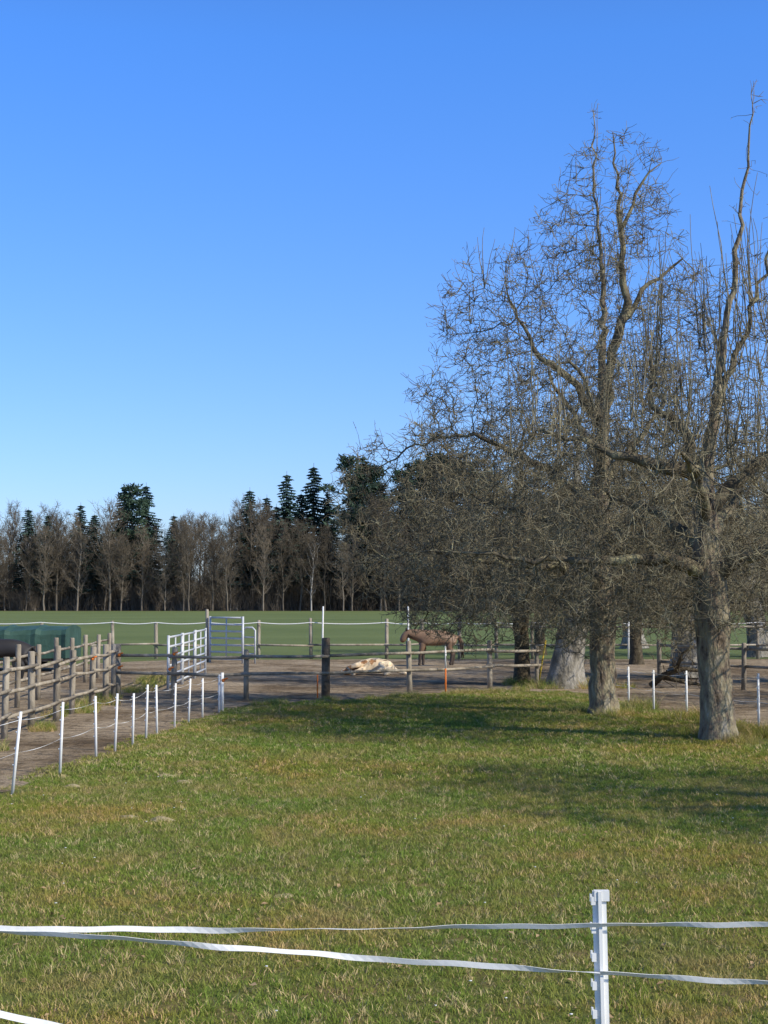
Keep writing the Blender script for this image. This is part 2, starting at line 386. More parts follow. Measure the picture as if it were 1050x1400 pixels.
# ------------------------------------------------------------------ grass blades
def grass_patch(name,n,rad,h,w,dryf=.18,square=False):
    k=max(8,n//16)
    if square:
        X=rng.uniform(-rad,rad,n); Y=rng.uniform(-rad,rad,n); TX=rng.uniform(-rad,rad,k); TY=rng.uniform(-rad,rad,k)
    else:
        a=rng.uniform(0,2*np.pi,n); r=rad*np.sqrt(rng.uniform(0,1,n)); X=r*np.cos(a); Y=r*np.sin(a)
        ta=rng.uniform(0,2*np.pi,k); tr=rad*np.sqrt(rng.uniform(0,1,k)); TX=tr*np.cos(ta); TY=tr*np.sin(ta)
    tid=rng.integers(0,k,n); ust=rng.uniform(0,1,n)<.55; ts=rng.uniform(.7,1.8,k)
    bx=np.where(ust,TX[tid]+rng.normal(size=n)*.02,X); by=np.where(ust,TY[tid]+rng.normal(size=n)*.02,Y)
    th=rng.uniform(0,2*np.pi,n); hh=rng.uniform(*h,n)*np.where(ust,ts[tid],.7); lean=rng.uniform(.3,1.4,n)*hh
    la=rng.uniform(0,2*np.pi,n); ww=rng.uniform(*w,n)
    sx,sy=np.cos(th)*ww/2,np.sin(th)*ww/2; lx,ly=np.cos(la)*lean,np.sin(la)*lean
    V=np.stack([np.stack([bx-sx,by-sy,0*bx],1),np.stack([bx+sx,by+sy,0*bx],1),
        np.stack([bx+sx*.8+lx*.35,by+sy*.8+ly*.35,hh*.6],1),np.stack([bx-sx*.8+lx*.35,by-sy*.8+ly*.35,hh*.6],1),
        np.stack([bx+lx,by+ly,hh],1)],1).reshape(-1,3)
    me=bpy.data.meshes.new(name); fs=[]; ms=[]
    tdry=rng.uniform(0,1,k)<dryf; dry=np.where(ust,tdry[tid],rng.uniform(0,1,n)<dryf)
    for i in range(n):
        b=5*i; fs+= [(b,b+1,b+2,b+3),(b+3,b+2,b+4)]; ms+=[int(dry[i])]*2
    me.from_pydata(V.tolist(),[],fs); me.materials.append(M_blade); me.materials.append(M_dry); me.polygons.foreach_set('material_index',ms); me.update(); return me
TA=[grass_patch('grass_tile',6600,.62,(.012,.044),(.003,.007),.19,True) for _ in range(4)]
PA=[grass_patch('grass_patch',1000,.36,(.012,.042),(.003,.007),.2) for _ in range(3)]
TB=[grass_patch('grass_tile_far',5400,.82,(.018,.05),(.006,.012),.17,True) for _ in range(4)]
PB=[grass_patch('grass_patch_far',850,.46,(.02,.05),(.006,.012),.2) for _ in range(3)]
PT=[grass_patch('tall_grass_patch',450,.42,(.09,.22),(.005,.01),.45) for _ in range(3)]
gr=empty('grass')
def vis(px,py): return -py*.30-2.0<px<py*.30+3.5
def scatter(x0,x1,y0,y1,sp,T,P):
    nx=int((x1-x0)/sp); ny=int(round((y1-y0)/sp))
    for j in range(ny):
        for i in range(nx):
            px=x0+(i+.5)*sp; py=y0+(j+.5)*sp
            if not vis(px,py): continue
            c=[inpoly(px+a*sp*.6,py+b*sp*.6,DIRT) for a in (-1,0,1) for b in (-1,0,1)]
            if not any(c): obj('tile',random.choice(T),(px,py,0),random.randrange(4)*math.pi/2,gr,(1,1,random.uniform(.9,1.1)))
            elif not all(c):
                for a in (-.375,-.125,.125,.375):
                    for b in (-.375,-.125,.125,.375):
                        qx=px+a*sp+random.uniform(-.1,.1); qy=py+b*sp+random.uniform(-.1,.1)
                        if not inpoly(qx,qy,DIRT) and random.random()<.85: obj('patch',random.choice(P),(qx,qy,0),random.uniform(0,6.28),gr,random.uniform(.6,1.05))
scatter(-7.5,11.1,5.4,19.04,1.24,TA,PA)
scatter(-9,14,19.04,41.2,1.64,TB,PB)
tg=empty('tall_grass')
for cx,cy,n,r in [(5.5,24.6,9,.75),(4.4,30,7,.65),(4.75,39,14,1.6),(3.75,40.6,6,.6),(6.1,28.6,5,.6),(6.5,25.5,7,.6),(7.1,23.5,5,.6),(5.3,31.6,5,.5)]:
    for _ in range(n):
        a=random.uniform(0,6.28); rr=random.uniform(.4,1)*r
        obj('tuft',random.choice(PT),(cx+math.cos(a)*rr,cy+math.sin(a)*rr,0),random.uniform(0,6),tg,random.uniform(.5,1.0))
for i in range(34):
    y=random.uniform(15,44); obj('tuft',random.choice(PT),(-6.3+random.uniform(-.5,.35),y,0),random.uniform(0,6),tg,random.uniform(.5,.9))
for i in range(26):
    t=random.random(); obj('tuft',random.choice(PT),(-3.2+t*6.8,32.4+t*5.2+random.uniform(-.3,.3),0),random.uniform(0,6),tg,random.uniform(.35,.6))

def molehill(x,y,r,h):
    mb=MB(); n=18; rings=7; V=[]
    for i in range(rings+1):
        f=i/rings
        for k in range(n):
            a=2*math.pi*k/n; rr=r*f*(1+.35*noise.noise(Vector((x+math.cos(a),y+math.sin(a),1))))
            z=h*(1-f*f)**1.2*(1+.6*noise.noise(Vector((x*3+rr*9*math.cos(a),y*3+rr*9*math.sin(a),2)))) if f<1 else -.01
            V.append((rr*math.cos(a)*1.2,rr*math.sin(a),z))
    mb.v=V
    for i in range(rings):
        for k in range(n):
            k2=(k+1)%n; mb.f.append((i*n+k,(i+1)*n+k,(i+1)*n+k2,i*n+k2)); mb.m.append(0)
    mb.build('mole_hill',[M_mole],True,(x,y,0))
for x,y,r in [(-2.85,19.4,.13),(-3.83,18.4,.11),(-2.70,15.8,.11),(-2.32,15.6,.12),(-2.54,18.8,.11),(-.78,11.65,.08)]:
    molehill(x,y,r,r*.36)
fl=MB()
for _ in range(60):
    y=random.uniform(7,20); x=random.uniform(-.27,.27)*y
    z=random.uniform(.03,.045); rr=random.uniform(.006,.011)
    fl.tube([(x,y,0),(x,y,z)],[.001,.001],3,1)
    fl.tube([(x,y,z),(x,y,z+.003)],[rr,rr*.9],7,0)
fl.build('daisies',[M_white,M_blade])
lv=MB()
for _ in range(700):
    y=random.uniform(6.5,30); x=random.uniform(-.28,.30)*y
    if inpoly(x,y,DIRT): continue
    s=random.uniform(.012,.03); a=random.uniform(0,6.28); z=random.uniform(.015,.035); t=random.uniform(-.5,.5)
    u=Vector((math.cos(a),math.sin(a),t*.6))*s; w=Vector((-math.sin(a),math.cos(a),random.uniform(-.5,.5)))*s*.6; c=Vector((x,y,z)); b=len(lv.v)
    lv.v+=[c-u,c-w+Vector((0,0,.004)),c+u,c+w+Vector((0,0,.006))]; lv.f.append((b,b+1,b+2,b+3)); lv.m.append(0)
lv.build('fallen_leaves',[mat('dead_leaf_mat',[(.22,.13,.06),(.42,.30,.17)],3,.9)],False)

# ------------------------------------------------------------------ fences
def wpost(mb,x,y,h,r,mi=0,lean=None,sides=9):
    lx,ly=lean or (random.uniform(-.03,.03),random.uniform(-.03,.03))
    mb.tube([(x,y,-.05),(x+lx*.5,y+ly*.5,h*.5),(x+lx,y+ly,h-.02),(x+lx,y+ly,h)],[r*1.05,r,r*.97,r*.8],sides,mi,rough=.15)
def rail(mb,a,b,r=.05,mi=0):
    a=Vector(a); b=Vector(b); m=(a+b)/2+Vector((0,0,random.uniform(-.03,.01)))
    mb.tube([a,m,b],[r,r*random.uniform(.9,1.05),r*.9],7,mi,rough=.1)
f=MB(); ys=[15.6,17.6,19.6,21.6,23.3,24.7,26.4,28.2,30.0,31.8,33.2,34.6]
prev=None
for i,y in enumerate(ys):
    x=-6.25+.05*math.sin(i*2.1); h=1.42-.012*(y-24) + random.uniform(-.09,.07)
    wpost(f,x,y,h,random.uniform(.055,.068),0,(random.uniform(-.05,.05),random.uniform(-.04,.04)))
    if prev:
        for z in (.38,.78,1.12):
            rail(f,(prev[0]+.07,prev[1]-.1,z+random.uniform(-.04,.04)),(x+.07,y+.1,z+random.uniform(-.04,.04)),.034)
    prev=(x,y)
f.build('wooden_paddock_fence',[M_wood])
f=MB(); prev=None
for i in range(9):
    x=-7.6-.12*i; y=27+2.4*i; wpost(f,x,y,1.3+random.uniform(-.08,.08),.06)
    if prev:
        for z in (.55,1.05): rail(f,(prev[0]-.06,prev[1]-.1,z),(x-.06,y+.1,z+random.uniform(-.03,.03)),.034)
    prev=(x,y)
f.build('wooden_paddock_fence',[M_wood])
f=MB(); P=[(-6.25,34.9,1.25,.07),(-4.9,34.6,1.2,.065),(-3.2,34.5,1.15,.06),(-1.36,34.5,1.42,.10),(.63,36.4,1.3,.065),(2.75,38.6,1.25,.065),(4.0,38.9,1.1,.055)]
for i,(x,y,h,r) in enumerate(P):
    wpost(f,x,y,h,r,1 if r>.09 else 0,sides=12)
    if i:
        q=P[i-1]
        for z in (.60,.99): rail(f,(q[0]-.1,q[1]-q[3]-.04,z+random.uniform(-.02,.02)),(x+.1,y-r-.04,z+random.uniform(-.03,.03)),.038)
f.build('wooden_paddock_fence',[M_wood,M_wooddk])
f=MB(); xs=[-19,-16.2,-13.4,-10.6,-8.9,-6.9,-4.9,-2.85,.1,1.5,2.95,4.4,5.8,8.4,11.6,14.6,17.6,20.6,24]
for i,x in enumerate(xs):
    wpost(f,x,58,1.5+random.uniform(-.12,.1),.07)
    if i:
        rail(f,(xs[i-1]-.1,57.9,.55),(x+.1,57.9,.55+random.uniform(-.05,.05)),.04)
        if x>5: rail(f,(xs[i-1]-.1,57.9,1.25),(x+.1,57.9,1.25+random.uniform(-.03,.03)),.045)
        f.ribbon(sagline((xs[i-1],57.88,1.42),(x,57.88,1.42),.06,8),.035,1)
for x in (-2.4,.95,9.5): wpost(f,x,57.7,2.05,.035,2)
f.build('field_boundary_fence',[M_wood,M_tape,M_white])
f=MB(); prev=None
for x,y,h in [(7.6,41,1.2),(9.2,38,1.2),(11,35.5,1.25),(13,33.5,1.25),(16,32,1.2)]:
    wpost(f,x,y,h,.065)
    if prev:
        for z in (.6,1.05): rail(f,(*prev,z),(x,y,z),.04)
    prev=(x,y)
f.build('wooden_paddock_fence',[M_wood])

def epost(mb,x,y,h,lean=(0,0),mi=0,w=.028):
    top=(x+lean[0],y+lean[1],h)
    mb.tube([(x,y,-.03),(x+lean[0]*.5,y+lean[1]*.5,h*.5),top],[w*.5,w*.5,w*.45],6,mi)
    for t in (.35,.55,.75,.93):
        mb.box((x+lean[0]*t-w*.55,y+lean[1]*t,h*t),(w*.5,w*.5,.02),mi)
def eline(name,posts,heights,w=.012,mi=0,pw=.03):
    mb=MB()
    for p in posts: epost(mb,p[0],p[1],p[2],p[3] if len(p)>3 else (0,0),p[4] if len(p)>4 else 0,pw)
    for i in range(1,len(posts)):
        a,b=posts[i-1],posts[i]
        la=a[3] if len(a)>3 else (0,0); lb=b[3] if len(b)>3 else (0,0)
        for h in heights:
            mb.ribbon(sagline((a[0]+la[0]*h,a[1]-.02,a[2]*h),(b[0]+lb[0]*h,b[1]-.02,b[2]*h),.02+.02*random.random(),8),w,1,twist=lambda t,s=random.random()*6:t*4+s)
    return mb.build(name,[M_white,M_tape,M_orange,M_yellow])
L=[(-5.1,10,.98),(-4.75,14,.98),(-4.42,17.75,.97,(.09,0)),(-4.28,19.7,.95,(.03,0)),(-4.19,21.7,.90,(-.02,0)),(-4.08,22.6,.88,(.03,0)),(-3.98,23.6,.82,(.01,0)),(-3.93,24.6,.90,(.02,0)),(-3.87,25.4,.85,(-.02,0)),(-3.77,26.8,.80,(.015,0)),(-3.65,27.8,.83,(.03,0)),(-3.56,29.2,.76)]
eline('electric_fence',L+[(-3.38,30.5,.77)],(.9,.5),w=.006,pw=.042)
mb=MB(); epost(mb,-3.34,30.7,.8,(0,0),0,.08); mb.build('electric_fence_post',[M_white,M_tape])
eline('electric_fence',[(4.95,33.0,.95),(5.28,32.1,.86),(5.62,31.0,.84),(5.98,29.4,.9),(6.62,26.3,1.0),(7.6,22.5,1.0),(8.8,18,1.0)],(.92,.5),w=.008,pw=.045)
mb=MB(); epost(mb,-1.56,34.9,.55,(0,0),2,.035); mb.build('orange_fence_post',[M_white,M_tape,M_orange])
mb=MB(); epost(mb,1.53,36.9,.62,(0,0),2,.045); mb.tube([(1.53,36.9,.6),(1.53,36.9,1.15)],[.022,.02],6,0); mb.build('orange_fence_post',[M_white,M_tape,M_orange])
mb=MB(); epost(mb,4.2,40.5,1.2,(.22,0),3,.05); mb.build('yellow_fence_post',[M_white,M_tape,M_orange,M_yellow])
mb=MB(); epost(mb,5.6,42.0,1.5,(0.05,0),0,.05); mb.build('electric_fence_post',[M_white,M_tape])
mb=MB(); epost(mb,8.6,40.5,1.3,(0.02,0),0,.05); mb.build('electric_fence_post',[M_white,M_tape])
mb=MB()
for x,y,z in [(-6.17,34.7,1.02),(-6.17,34.7,.72),(-4.85,34.4,1.05),(-6.2,31.7,1.05),(-3.3,30.6,.65),(-4.95,34.4,.7)]:
    mb.tube([(x,y-.08,z),(x,y-.16,z)],[.04,.03],8,0); mb.tube([(x,y-.14,z+.02),(x+.1,y-.15,z+.05)],[.02,.015],6,0)
mb.build('fence_insulators',[M_orange])

# near electric fence
nf=MB(); X0,Y0=.905,6.2
def nearpost(x,y,h):
    lean=-.012
    for w,d in ((.056,.012),(.014,.040)):
        R=Matrix.Rotation(math.radians(-1),3,'Y')
        nf.box((x+lean*.5,y,h/2),(w,d,h-.002*(w<.02)),0,R)
    for z in np.arange(.14,h,.115):
        t=z/h; nf.box((x+lean*t*.6+ (-.034),y-.004,z),(.018,.02,.034),0)
        nf.box((x+lean*t*.6-.044,y-.004,z+.012),(.008,.016,.03),0)
    nf.box((x-.006,y,h-.02),(.062,.03,.042),0)
nearpost(X0,Y0,1.10); nearpost(-4.7,6.35,1.1); nearpost(5.3,6.1,1.1)
tw=lambda k,s,amp=1.2: (lambda t: s+amp*math.sin(t*k)+.5*math.sin(t*k*2.7+1))
def poly(pts,n=60):
    pts=[Vector(p) for p in pts]; T=[(p-pts[0]).length for p in pts]; X=np.array([[*p] for p in pts])
    tt=np.linspace(0,T[-1],n+1)
    Q=np.stack([np.interp(tt,T,X[:,k]) for k in range(3)],1)
    for _ in range(12): Q[1:-1]=(Q[:-2]+2*Q[1:-1]+Q[2:])/4
    Q[:,2]+=.002*np.sin(tt*9)+.0015*np.sin(tt*23)
    return [Vector(q) for q in Q]
yb=Y0-.03
nf.ribbon(poly([(-4.7,6.32,.99),(-1.6,yb,.951),(-.5,yb,.945),(.3,yb,.957),(X0-.02,yb,.965)],140),.024,1,tw(9,.2,.9))
nf.ribbon(poly([(X0-.02,yb,.965),(1.3,yb,.968),(2,yb,.97),(5.3,6.07,1.0)],110),.024,1,tw(11,.3,.5))
nf.ribbon(poly([(-4.7,6.32,.975),(-1.4,yb-.003,.935),(-.45,yb-.003,.862),(.1,yb-.003,.82),(X0-.02,yb,.772)],140),.024,1,tw(14,.3,.8))
nf.ribbon(poly([(X0-.02,yb,.772),(1.3,yb,.745),(1.7,yb,.728),(3,yb,.72),(5.3,6.07,.8)],110),.024,1,tw(13,.2,.5))
nf.ribbon(poly([(-4.7,6.32,.93),(-2.4,yb,.72),(-1.6,yb,.615),(-1.17,yb,.52),(0,yb,.25),(X0-.02,yb,.12)],140),.028,1,tw(7,.2,.5))
nf.build('electric_fence',[M_white,M_tape],False)

# ------------------------------------------------------------------ corral panels
def panel(name,a,b,h,n=6,r=.028):
    a=Vector((*a,0)); b=Vector((*b,0)); mb=MB()
    zs=[.15+(h-.2)*i/(n-1) for i in range(n)]
    for p in (a,b): mb.tube([p,p+Vector((0,0,h))],[r*1.3]*2,8)
    for z in zs: mb.tube([a+Vector((0,0,z)),b+Vector((0,0,z))],[r]*2,8)
    m=(a+b)/2; mb.tube([m+Vector((0,0,zs[0])),m+Vector((0,0,zs[-1]))],[r*.8]*2,6)
    return mb.build(name,[M_metal])
panel('corral_panel',(-5.46,37.6),(-5.5,40.4),1.4); panel('corral_panel',(-5.5,40.6),(-5.54,43.4),1.4); panel('corral_panel',(-5.54,43.6),(-5.58,46.4),1.42)
panel('corral_panel',(-6.4,54.6),(-5.1,53.6),1.7,7,.035)
mb=MB()
mb.tube([(-5.1,53.8,0),(-5.1,53.8,1.2),(-5.0,53.7,1.3),(-4.75,53.6,1.3),(-4.65,53.55,1.2),(-4.65,53.55,0)],[.035]*6,8)
for z in (.35,.65,.95): mb.tube([(-5.1,53.8,z),(-4.65,53.55,z)],[.028]*2,8)
mb.build('metal_gate',[M_metal])
mb=MB(); wpost(mb,-6.5,54.7,1.95,.06); mb.build('wooden_gate_post',[M_wood])

# ------------------------------------------------------------------ tarp-covered trailer
mb=MB(); x0,x1,yc=-17,-10.15,48.5; prof=[(-1.22,.42),(-1.2,1.22),(-1.1,1.36),(-.4,1.47),(0,1.5),(.4,1.47),(1.1,1.36),(1.2,1.22),(1.22,.42)]
n=42; base=len(mb.v)
for i in range(n+1):
    x=x0+(x1-x0)*i/n; rib=(i%6==0)
    for (yy,zz) in prof:
        k=noise.noise(Vector((x*1.8,yy*2,zz*2)))*.07; s=0 if rib else -.05
        mb.v.append((x,yc+yy*(1+s*.6)+k,zz+s*(zz>1)+k*.6))
m=len(prof)
for i in range(n):
    for k in range(m-1): mb.f.append((base+i*m+k,base+(i+1)*m+k,base+(i+1)*m+k+1,base+i*m+k+1)); mb.m.append(0)
mb.f.append(tuple(base+k for k in range(m))); mb.m.append(0); mb.f.append(tuple(base+n*m+k for k in range(m))[::-1]); mb.m.append(0)
mb.box(((x0+x1)/2,yc,.40),(x1-x0-.1,2.2,.12),1)
for x in (x0+1.4,x1-1.4):
    for yy in (-1.05,1.05):
        mb.tube([(x,yc+yy-.1,.33),(x,yc+yy+.1,.33)],[.33,.33],18,2)
mb.build('tarp_covered_trailer',[M_tarp,M_wooddk,M_rubber],False)

# fallen branches
mb=MB()
mb.tube([(7.0,39.0,.05),(7.3,38.8,.35),(7.8,38.7,.5),(8.6,38.4,.42)],[.09,.08,.06,.02],7,0,rough=.3)
mb.tube([(7.6,38.7,.45),(7.7,38.4,.9),(8.0,38.2,1.15)],[.06,.04,.015],6,0)
mb.tube([(7.2,38.9,.3),(8.1,39.2,.1),(8.8,39.4,.02)],[.07,.05,.02],6,0)
P,R=twigs(np.array([[7.7,38.6,.5]]*40)+rng.normal(size=(40,3))*.25,rng.normal(size=(40,3)),rng.uniform(.3,.7,40),.015,.005,5)
V,F=bulk_tubes(P,R,3); mb.addnp(V,F,0)
mb.build('fallen_branch',[M_barkdark])

# ------------------------------------------------------------------ horses
def skin(name, verts, edges, radii, m, parent):
    me=bpy.data.meshes.new(name); me.from_pydata(verts,edges,[]); o=obj(name,me)
    md=o.modifiers.new('skin','SKIN'); md.use_smooth_shade=True; md.branch_smoothing=.5
    sv=me.skin_vertices[0].data
    for i,r in enumerate(radii):
        sv[i].radius=(r,r) if not hasattr(r,'__len__') else r
    sv[0].use_root=True
    s=o.modifiers.new('sub','SUBSURF'); s.levels=2; s.render_levels=2
    dg=bpy.context.evaluated_depsgraph_get(); ev=o.evaluated_get(dg); nm=bpy.data.meshes.new_from_object(ev)
    for p in nm.polygons: p.use_smooth=True
    o.modifiers.clear(); o.data=nm
    nm.materials.clear(); nm.materials.append(m); o.parent=parent
    return o
def coat(name,low,high,z0=.35,z1=.62):
    m=bpy.data.materials.new(name); m.use_nodes=True
    nt=m.node_tree; b=nt.nodes['Principled BSDF']; b.inputs['Roughness'].default_value=.65
    tc=nt.nodes.new('ShaderNodeTexCoord'); sx=nt.nodes.new('ShaderNodeSeparateXYZ'); rp=nt.nodes.new('ShaderNodeValToRGB')
    nz=nt.nodes.new('ShaderNodeTexNoise'); nz.inputs['Scale'].default_value=4; mm=nt.nodes.new('ShaderNodeMath'); mm.operation='MULTIPLY_ADD'; mm.inputs[1].default_value=.10
    nt.links.new(tc.outputs['Object'],nz.inputs['Vector']); nt.links.new(tc.outputs['Object'],sx.inputs[0])
    nt.links.new(nz.outputs['Fac'],mm.inputs[0]); nt.links.new(sx.outputs['Z'],mm.inputs[2])
    nt.links.new(mm.outputs[0],rp.inputs['Fac']); nt.links.new(rp.outputs['Color'],b.inputs['Base Color'])
    e=rp.color_ramp.elements; e[0].position=z0+.05; e[0].color=(*low,1); e[1].position=z1+.05; e[1].color=(*high,1)
    return m
M_bay=coat('bay_coat_mat',(.05,.035,.025),(.20,.12,.07))
M_blackcoat=coat('black_coat_mat',(.01,.009,.009),(.022,.019,.018))
M_mane=mat('mane_mat',[(.025,.018,.014),(.07,.05,.035)],10,.8)
M_lmane=mat('light_mane_mat',[(.6,.46,.3),(.8,.66,.46)],10,.8)
M_cream=mat('pinto_coat_mat',[(.30,.14,.06),(.36,.18,.08),(.78,.60,.39),(.86,.72,.51)],1.6,.75,pos=[.30,.40,.43,.7])
def horse(name,loc,rz,sc,m,mane):
    """standing pony facing -x, neck carried low, head below the withers"""
    vs=[(.52,0,1.00),(.25,0,.96),(-.10,0,.94),(-.42,0,.99),(-.64,0,1.04),(-.84,0,1.08),(-1.00,0,1.09),(-1.09,0,.95),(-1.17,0,.79),
    (.54,.14,.82),(.44,.15,.64),(.64,.14,.44),(.60,.14,.13),(.57,.14,.035),
    (.52,-.14,.82),(.38,-.15,.64),(.53,-.14,.44),(.48,-.14,.13),(.45,-.14,.035),
    (-.42,.14,.76),(-.40,.14,.60),(-.41,.14,.37),(-.40,.14,.12),(-.43,.14,.035),
    (-.44,-.14,.76),(-.50,-.14,.60),(-.56,-.14,.37),(-.57,-.14,.12),(-.60,-.14,.035),
    (.76,0,1.02),(.87,0,.80),(.89,0,.45)]
    es=[(0,1),(1,2),(2,3),(3,4),(4,5),(5,6),(6,7),(7,8),(0,9),(9,10),(10,11),(11,12),(12,13),(0,14),(14,15),(15,16),(16,17),(17,18),(3,19),(19,20),(20,21),(21,22),(22,23),(3,24),(24,25),(25,26),(26,27),(27,28),(0,29),(29,30),(30,31)]
    rr=[.30,.34,.34,.31,.24,.19,.14,.13,.09,.19,.13,.07,.05,.065,.19,.13,.07,.05,.065,.14,.10,.062,.048,.065,.14,.10,.062,.048,.065,.06,.08,.05]
    h=empty(name,loc); skin('body',vs,es,rr,m,h)
    mb=MB()
    for sy in (-1,1): mb.tube([(-.98,sy*.06,1.16),(-.99,sy*.07,1.22),(-1.0,sy*.075,1.29)],[.035,.032,.005],6)
    for i in range(50):
        t=i/49; x=-.96+t*.50; z=1.19-t*.02
        mb.tube([(x,0,z),(x,-.08,z-.03),(x+.01,-.13,z-.12),(x+.02,-.14,z-.20-.05*random.random())],[.022,.022,.018,.008],4)
    mb.tube([(-.99,0,1.19),(-1.06,0,1.13),(-1.13,0,1.03)],[.03,.03,.01],5)
    for i in range(16):
        a=random.uniform(0,6.28); mb.tube([(.80,.03*math.cos(a),1.0),(.90,.06*math.cos(a),.72),(.90+.04*math.sin(a),.07*math.cos(a),.28)],[.03,.03,.01],4)
    mb.build('mane_and_tail',[mane],parent=h)
    h.rotation_euler=(0,0,rz); h.scale=(sc,sc,sc)
    return h
horse('brown_horse',(1.80,51.5,0),math.radians(8),1.04,M_bay,M_mane)
horse('black_horse',(-10.55,41.5,0),math.radians(-4),1.0,M_blackcoat,M_mane)
hp2=empty('lying_pinto_horse',(-.28,45.8,0))
vs=[(.45,0,.24),(.15,0,.29),(-.15,0,.28),(-.38,-.02,.26),(-.55,-.08,.19),(-.70,-.14,.14),(-.82,-.2,.12),(-.95,-.28,.09),(-1.02,-.34,.07),
    (.42,-.25,.2),(.25,-.5,.14),(.45,-.72,.08),(.3,-.95,.05),
    (.45,-.2,.32),(.15,-.48,.34),(.3,-.7,.24),(.1,-.9,.2),
    (-.35,-.25,.18),(-.5,-.45,.12),(-.72,-.6,.07),(-.6,-.78,.05),
    (-.38,-.2,.32),(-.6,-.4,.3),(-.85,-.55,.22),(-.75,-.75,.15),
    (.62,.03,.15),(.8,.05,.06),(1.0,.02,.04)]
es=[(0,1),(1,2),(2,3),(3,4),(4,5),(5,6),(6,7),(7,8),(0,9),(9,10),(10,11),(11,12),(0,13),(13,14),(14,15),(15,16),(3,17),(17,18),(18,19),(19,20),(3,21),(21,22),(22,23),(23,24),(0,25),(25,26),(26,27)]
rr=[.27,.31,.31,.26,.18,.14,.13,.10,.07,.15,.09,.05,.05,.15,.09,.05,.05,.11,.08,.05,.05,.11,.08,.05,.05,.06,.06,.04]
skin('body',vs,es,rr,M_cream,hp2)
mb=MB()
for sy in (0,.09): mb.tube([(-.80,-.2+sy,.2),(-.79,-.2+sy,.29)],[.035,.006],6)
for i in range(24):
    t=i/23; x=-.8+t*.4; mb.tube([(x,-.17+t*.15,.23+t*.2),(x+.02,.02+t*.1,.14+t*.15),(x,.1,.03)],[.03,.03,.01],4)
mb.build('mane_and_ears',[M_lmane],parent=hp2)

# ------------------------------------------------------------------ distant forest
def bare_tree(name,H,seed,pale=False,nb=34,spread=.2):
    r_=np.random.default_rng(seed); mb=MB()
    tp=[]; x=y=0
    for i in range(9):
        x+=r_.normal()*.15; y+=r_.normal()*.15; tp.append((x,y,H*.95*i/8))
    tr=[.22*(1-i/8.5)+.03 for i in range(9)]
    mb.tube(tp,tr,6,0,cap=False)
    T=np.array(tp); tz=T[:,2]
    z=r_.uniform(.28,.97,nb)*H; z[:6]=r_.uniform(.12,.3,6)*H
    base=np.stack([np.interp(z,tz,T[:,0]),np.interp(z,tz,T[:,1]),z],1)
    a=r_.uniform(0,2*np.pi,nb); f=(z/H)
    L=H*(.34*(1-((f-.5)/.62)**2))*r_.uniform(.6,1.1,nb)*(.75+spread); L=np.clip(L,1.0,None)
    d=np.stack([np.cos(a),np.sin(a),.75+f*.9],1)
    P,R=twigs(base,d,L,.07,.02,K=6,wob=.14,trop=(0,0,.1)); V,F=bulk_tubes(P,R,4); mb.addnp(V,F,0)
    n=7; m=nb*n; par=np.repeat(np.arange(nb),n); seg=r_.integers(1,6,m)
    b=P[par,seg]; dd=unit(P[par,seg]-P[par,seg-1])+r_.normal(size=(m,3))*.6+np.array([0,0,.25])
    P2,R2=twigs(b,dd,L[par]*r_.uniform(.22,.42,m),.035,.014,K=4,wob=.22,trop=(0,0,.06)); V,F=bulk_tubes(P2,R2,3); mb.addnp(V,F,1)
    m2=len(P2)*7; par=np.repeat(np.arange(len(P2)),7); seg=r_.integers(1,4,m2)
    b=P2[par,seg]; dd=unit(P2[par,seg]-P2[par,seg-1])+r_.normal(size=(m2,3))*.6
    P3,R3=twigs(b,dd,r_.uniform(.5,1.4,m2),.024,.012,K=2,wob=.25,trop=(0,0,.08)); V,F=bulk_tubes(P3,R3,3); mb.addnp(V,F,1)
    return mb.mesh(name,[M_ftrunkpale if pale else M_ftrunk,M_ftwig])
